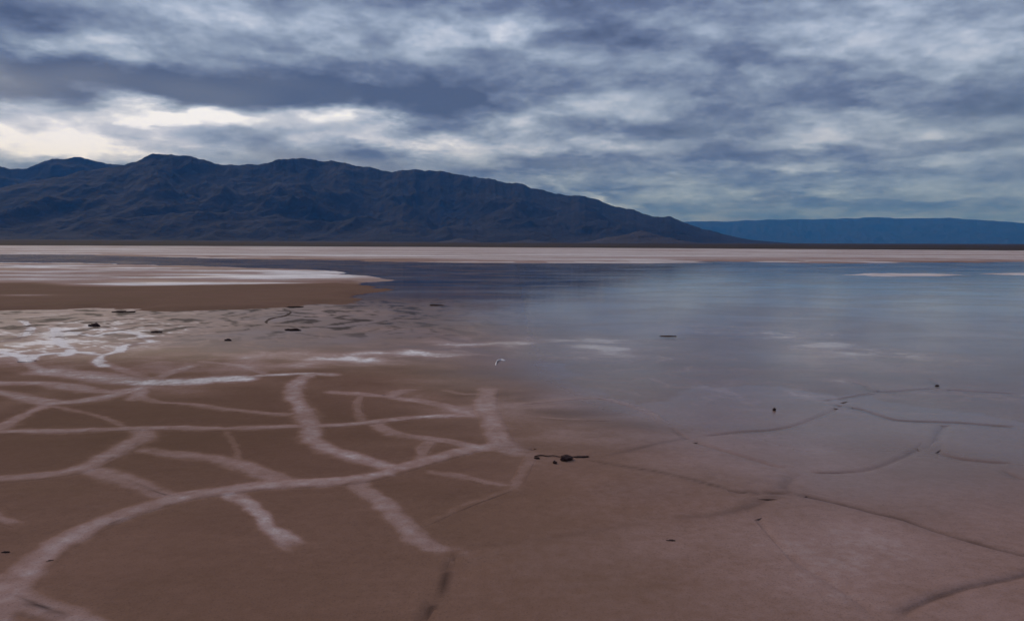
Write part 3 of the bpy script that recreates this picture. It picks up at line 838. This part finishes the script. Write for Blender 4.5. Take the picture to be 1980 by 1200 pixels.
# ------------------------------------------------------------------ mud clods, stones, twig
def clod(name, px, py, size, label, cat, squash=0.55, rotz=0.0, stretch=1.5, seed=1, mat=CLOD, z=None, tilt=0.0):
    c = ground(px, py)
    bm = bmesh.new()
    bmesh.ops.create_icosphere(bm, subdivisions=3, radius=1.0)
    co = np.array([v.co[:] for v in bm.verts])
    n = 1 + 0.75 * fbm(co[:, 0] * 1.3 + seed, co[:, 1] * 1.3 + co[:, 2], 3, seed) + 0.45 * fbm(co[:, 0] * 3 + seed, co[:, 2] * 4 + co[:, 1] * 3, 2, seed + 1)
    for v, k in zip(bm.verts, n):
        v.co = Vector((v.co.x * k * stretch, v.co.y * k, v.co.z * k * squash)) * (size / 2)
    me = bpy.data.meshes.new(name); bm.to_mesh(me); bm.free()
    for p in me.polygons: p.use_smooth = True
    me.materials.append(mat)
    o = bpy.data.objects.new(name, me); COL.objects.link(o)
    zz = float(height(np.array([c[0]]), np.array([c[1]]))[0])
    zz = max(zz, 0.0)
    o.location = (c[0], c[1], zz + size * squash * 0.22)
    o.rotation_euler = (0, tilt, rotz)
    return tag(o, label, cat, None, 'small dark lumps on the mud') 

clod('mud_clod', 1096, 893, .080, 'largest dark mud clod on the wet mud, right of centre foreground', 'clod', .62, .75, 1.5, 3)
clod('mud_clod', 1122, 887, .050, 'flat dark crumb of mud just right of the largest clod', 'clod', .25, .1, 2.6, 23)
clod('mud_clod', 1073, 900, .034, 'small round dark lump just left of the largest mud clod', 'clod', .8, 0, 1.1, 4)
clod('mud_clod', 1038, 891, .032, 'tiny dark lump at the left end of the thin twig', 'clod', .6, 0, 1.5, 5)
clod('mud_clod', 1497, 794, .034, 'single tiny dark pebble alone on the wet mud at right', 'clod', 1.1, 0, 1.0, 6)
clod('mud_clod', 1297, 1053, .030, 'tiny brown lump alone on bare mud, lower right of centre', 'clod', .45, 0, 2.0, 7)
clod('mud_clod', 183, 633, .15, 'dark lump with white salt below it, left shallows', 'clod', .6, -.2, 1.6, 8)
clod('mud_clod', 441, 661, .085, 'small dark lump alone in the left shallows', 'clod', .6, 0, 1.3, 9)
clod('mud_clod', 565, 641, .15, 'broad dark lump below the curved mud ridge in the shallows', 'clod', .4, 0, 2.2, 10)
clod('mud_clod', 303, 645, .11, 'low dark lump in the shallows right of the white salt', 'clod', .4, 0, 2.0, 11)
clod('mud_clod', 843, 590, .14, 'flat dark mud lump in the lake right of the spit', 'clod', .22, 0, 3.0, 12)
clod('mud_clod', 1292, 650, .10, 'flat grey-brown lump under the bright cloud reflection', 'clod', .22, 0, 3.0, 13)
clod('mud_clod', 237, 605, .16, 'dark lump just below the left part of the spit', 'clod', .35, 0, 3.0, 14)
clod('mud_clod', 570, 595, .16, 'dark lump at the near edge of the brown spit', 'clod', .3, .1, 2.6, 15)
clod('mud_clod', 98, 1094, .022, 'tiny dark crumb on the large salt vein, lower left', 'clod', .5, .6, 1.8, 16)
clod('mud_clod', 12, 1076, .020, 'tiny dark crumb on brown mud at the left edge', 'clod', .5, 0, 2.0, 17)
clod('mud_clod', 1812, 746, .036, 'small dark lump on the loop-shaped crack at right', 'clod', .6, .5, 1.6, 18)

# curved dark mud ridges lying in the shallows
def mud_ridge(pts, w, h, label):
    P = spline(to_world(pts), 0.08)
    T = np.gradient(P, axis=0); T /= np.linalg.norm(T, axis=1)[:, None]
    Nn = np.stack([-T[:, 1], T[:, 0]], 1)
    s = np.linspace(0, 1, len(P)); wid = w * (np.sin(np.pi * s) ** 0.5 + 0.1) * (1 + 0.4 * gnoise(s * 9, s * 0, 3))
    o = np.linspace(-1, 1, 9)
    X = P[:, None, :] + Nn[:, None, :] * (o[None] * wid[:, None])[..., None]
    x, y = X[..., 0].ravel(), X[..., 1].ravel()
    z = (np.maximum((1 - o[None] ** 2), 0) * h * (np.sin(np.pi * s)[:, None] ** 0.5) - 0.004).ravel() + 0.006 * fbm(x * 8, y * 8, 3, 2)
    return tag(mesh_obj('mud_ridge', np.stack([x, y, z], 1), grid_faces(len(P), 9), CLOD), label, 'mud ridge', None, 'dark mud ridges in the left shallows')
mud_ridge([(500, 601), (545, 600), (562, 604), (550, 612), (525, 617), (515, 626), (540, 636), (565, 642)], .10, .03, 'curved dark mud ridge hooking through the shallows below the spit')
mud_ridge([(232, 606), (290, 607), (350, 606)], .12, .02, 'straight thin dark mud ridge just below the left spit')
mud_ridge([(165, 595), (186, 591), (215, 593)], .12, .02, 'short dark mud ridge at the left edge of the spit')
mud_ridge([(465, 613), (485, 616), (500, 622)], .09, .02, 'short dark mud ridge left of the curved one')
mud_ridge([(615, 603), (650, 602), (690, 606)], .12, .02, 'short dark mud ridge below the tip of the spit')
mud_ridge([(585, 622), (605, 628), (590, 634)], .07, .02, 'small dark mud arc right of the curved ridge')

# thin twig beside the largest clod
tw = spline([tuple(ground(*p)) for p in [(1034, 888), (1046, 885.5), (1058, 887), (1070, 886), (1080, 888), (1094, 889)]], 0.015)
n_ = len(tw); tr_ = 0.0042 * (1 - 0.5 * np.linspace(0, 1, n_)) + 0.001
ca = np.linspace(0, 2 * math.pi, 8, endpoint=False)
Tn = np.gradient(tw, axis=0); Tn /= np.linalg.norm(Tn, axis=1)[:, None]
zb = height(tw[:, 0], tw[:, 1]) + 0.007
V = np.zeros((n_, 8, 3))
V[..., 0] = tw[:, None, 0] - Tn[:, None, 1] * np.cos(ca)[None] * tr_[:, None]
V[..., 1] = tw[:, None, 1] + Tn[:, None, 0] * np.cos(ca)[None] * tr_[:, None]
V[..., 2] = zb[:, None] + np.sin(ca)[None] * tr_[:, None]
F = []
for i in range(n_ - 1):
    for j in range(8):
        F.append((i * 8 + j, i * 8 + (j + 1) % 8, (i + 1) * 8 + (j + 1) % 8, (i + 1) * 8 + j))
tag(mesh_obj('twig', V.reshape(-1, 3), F, CLOD), 'thin dark twig lying through the largest mud clod', 'twig')

# curled flake of white salt crust
fl = spline([tuple(ground(*p)) for p in [(956, 709), (958, 701), (966, 697), (975, 698)]], 0.03)
n_ = len(fl); o = np.linspace(0, 1, 5)
s_ = np.sin(np.linspace(0, math.pi, n_)) ** 0.6
V = np.zeros((n_, 5, 3))
V[..., 0] = fl[:, None, 0] + 0.02 * o[None]; V[..., 1] = fl[:, None, 1] + 0.05 * o[None] ** 2
V[..., 2] = -0.005 + 0.035 * o[None] * s_[:, None]
fo = mesh_obj('salt_flake', V.reshape(-1, 3), grid_faces(n_, 5), MUD, attrs={'salt': np.full(n_ * 5, .9), 'wet': np.full(n_ * 5, .3), 'dark': np.zeros(n_ * 5)})
sm = fo.modifiers.new('thickness', 'SOLIDIFY'); sm.thickness = 0.012
tag(fo, 'curled white salt crust flake standing on the wet mud near centre', 'salt flake')

# ------------------------------------------------------------------ haze
hm = bpy.data.materials.new('haze'); hm.use_nodes = True
hm.node_tree.nodes.clear()
ho = hm.node_tree.nodes.new('ShaderNodeOutputMaterial')
pv = hm.node_tree.nodes.new('ShaderNodeVolumePrincipled')
pv.inputs['Color'].default_value = (0.06, 0.34, 1.0, 1)
pv.inputs['Absorption Color'].default_value = (1, 1, 1, 1)
pv.inputs['Density'].default_value = 3.6e-5
pv.inputs['Anisotropy'].default_value = 0.0
hm.node_tree.links.new(pv.outputs[0], ho.inputs['Volume'])
B, Z0, Z1 = 47000.0, -8.0, 1900.0
v = [(-B, -B, Z0), (B, -B, Z0), (B, B, Z0), (-B, B, Z0), (-B, -B, Z1), (B, -B, Z1), (B, B, Z1), (-B, B, Z1)]
f = [(0, 3, 2, 1), (4, 5, 6, 7), (0, 1, 5, 4), (1, 2, 6, 5), (2, 3, 7, 6), (3, 0, 4, 7)]
hz = mesh_obj('haze', v, f, hm, smooth=False)
tag(hz, 'thin blue haze over the lake and mountains', 'haze', 'stuff')
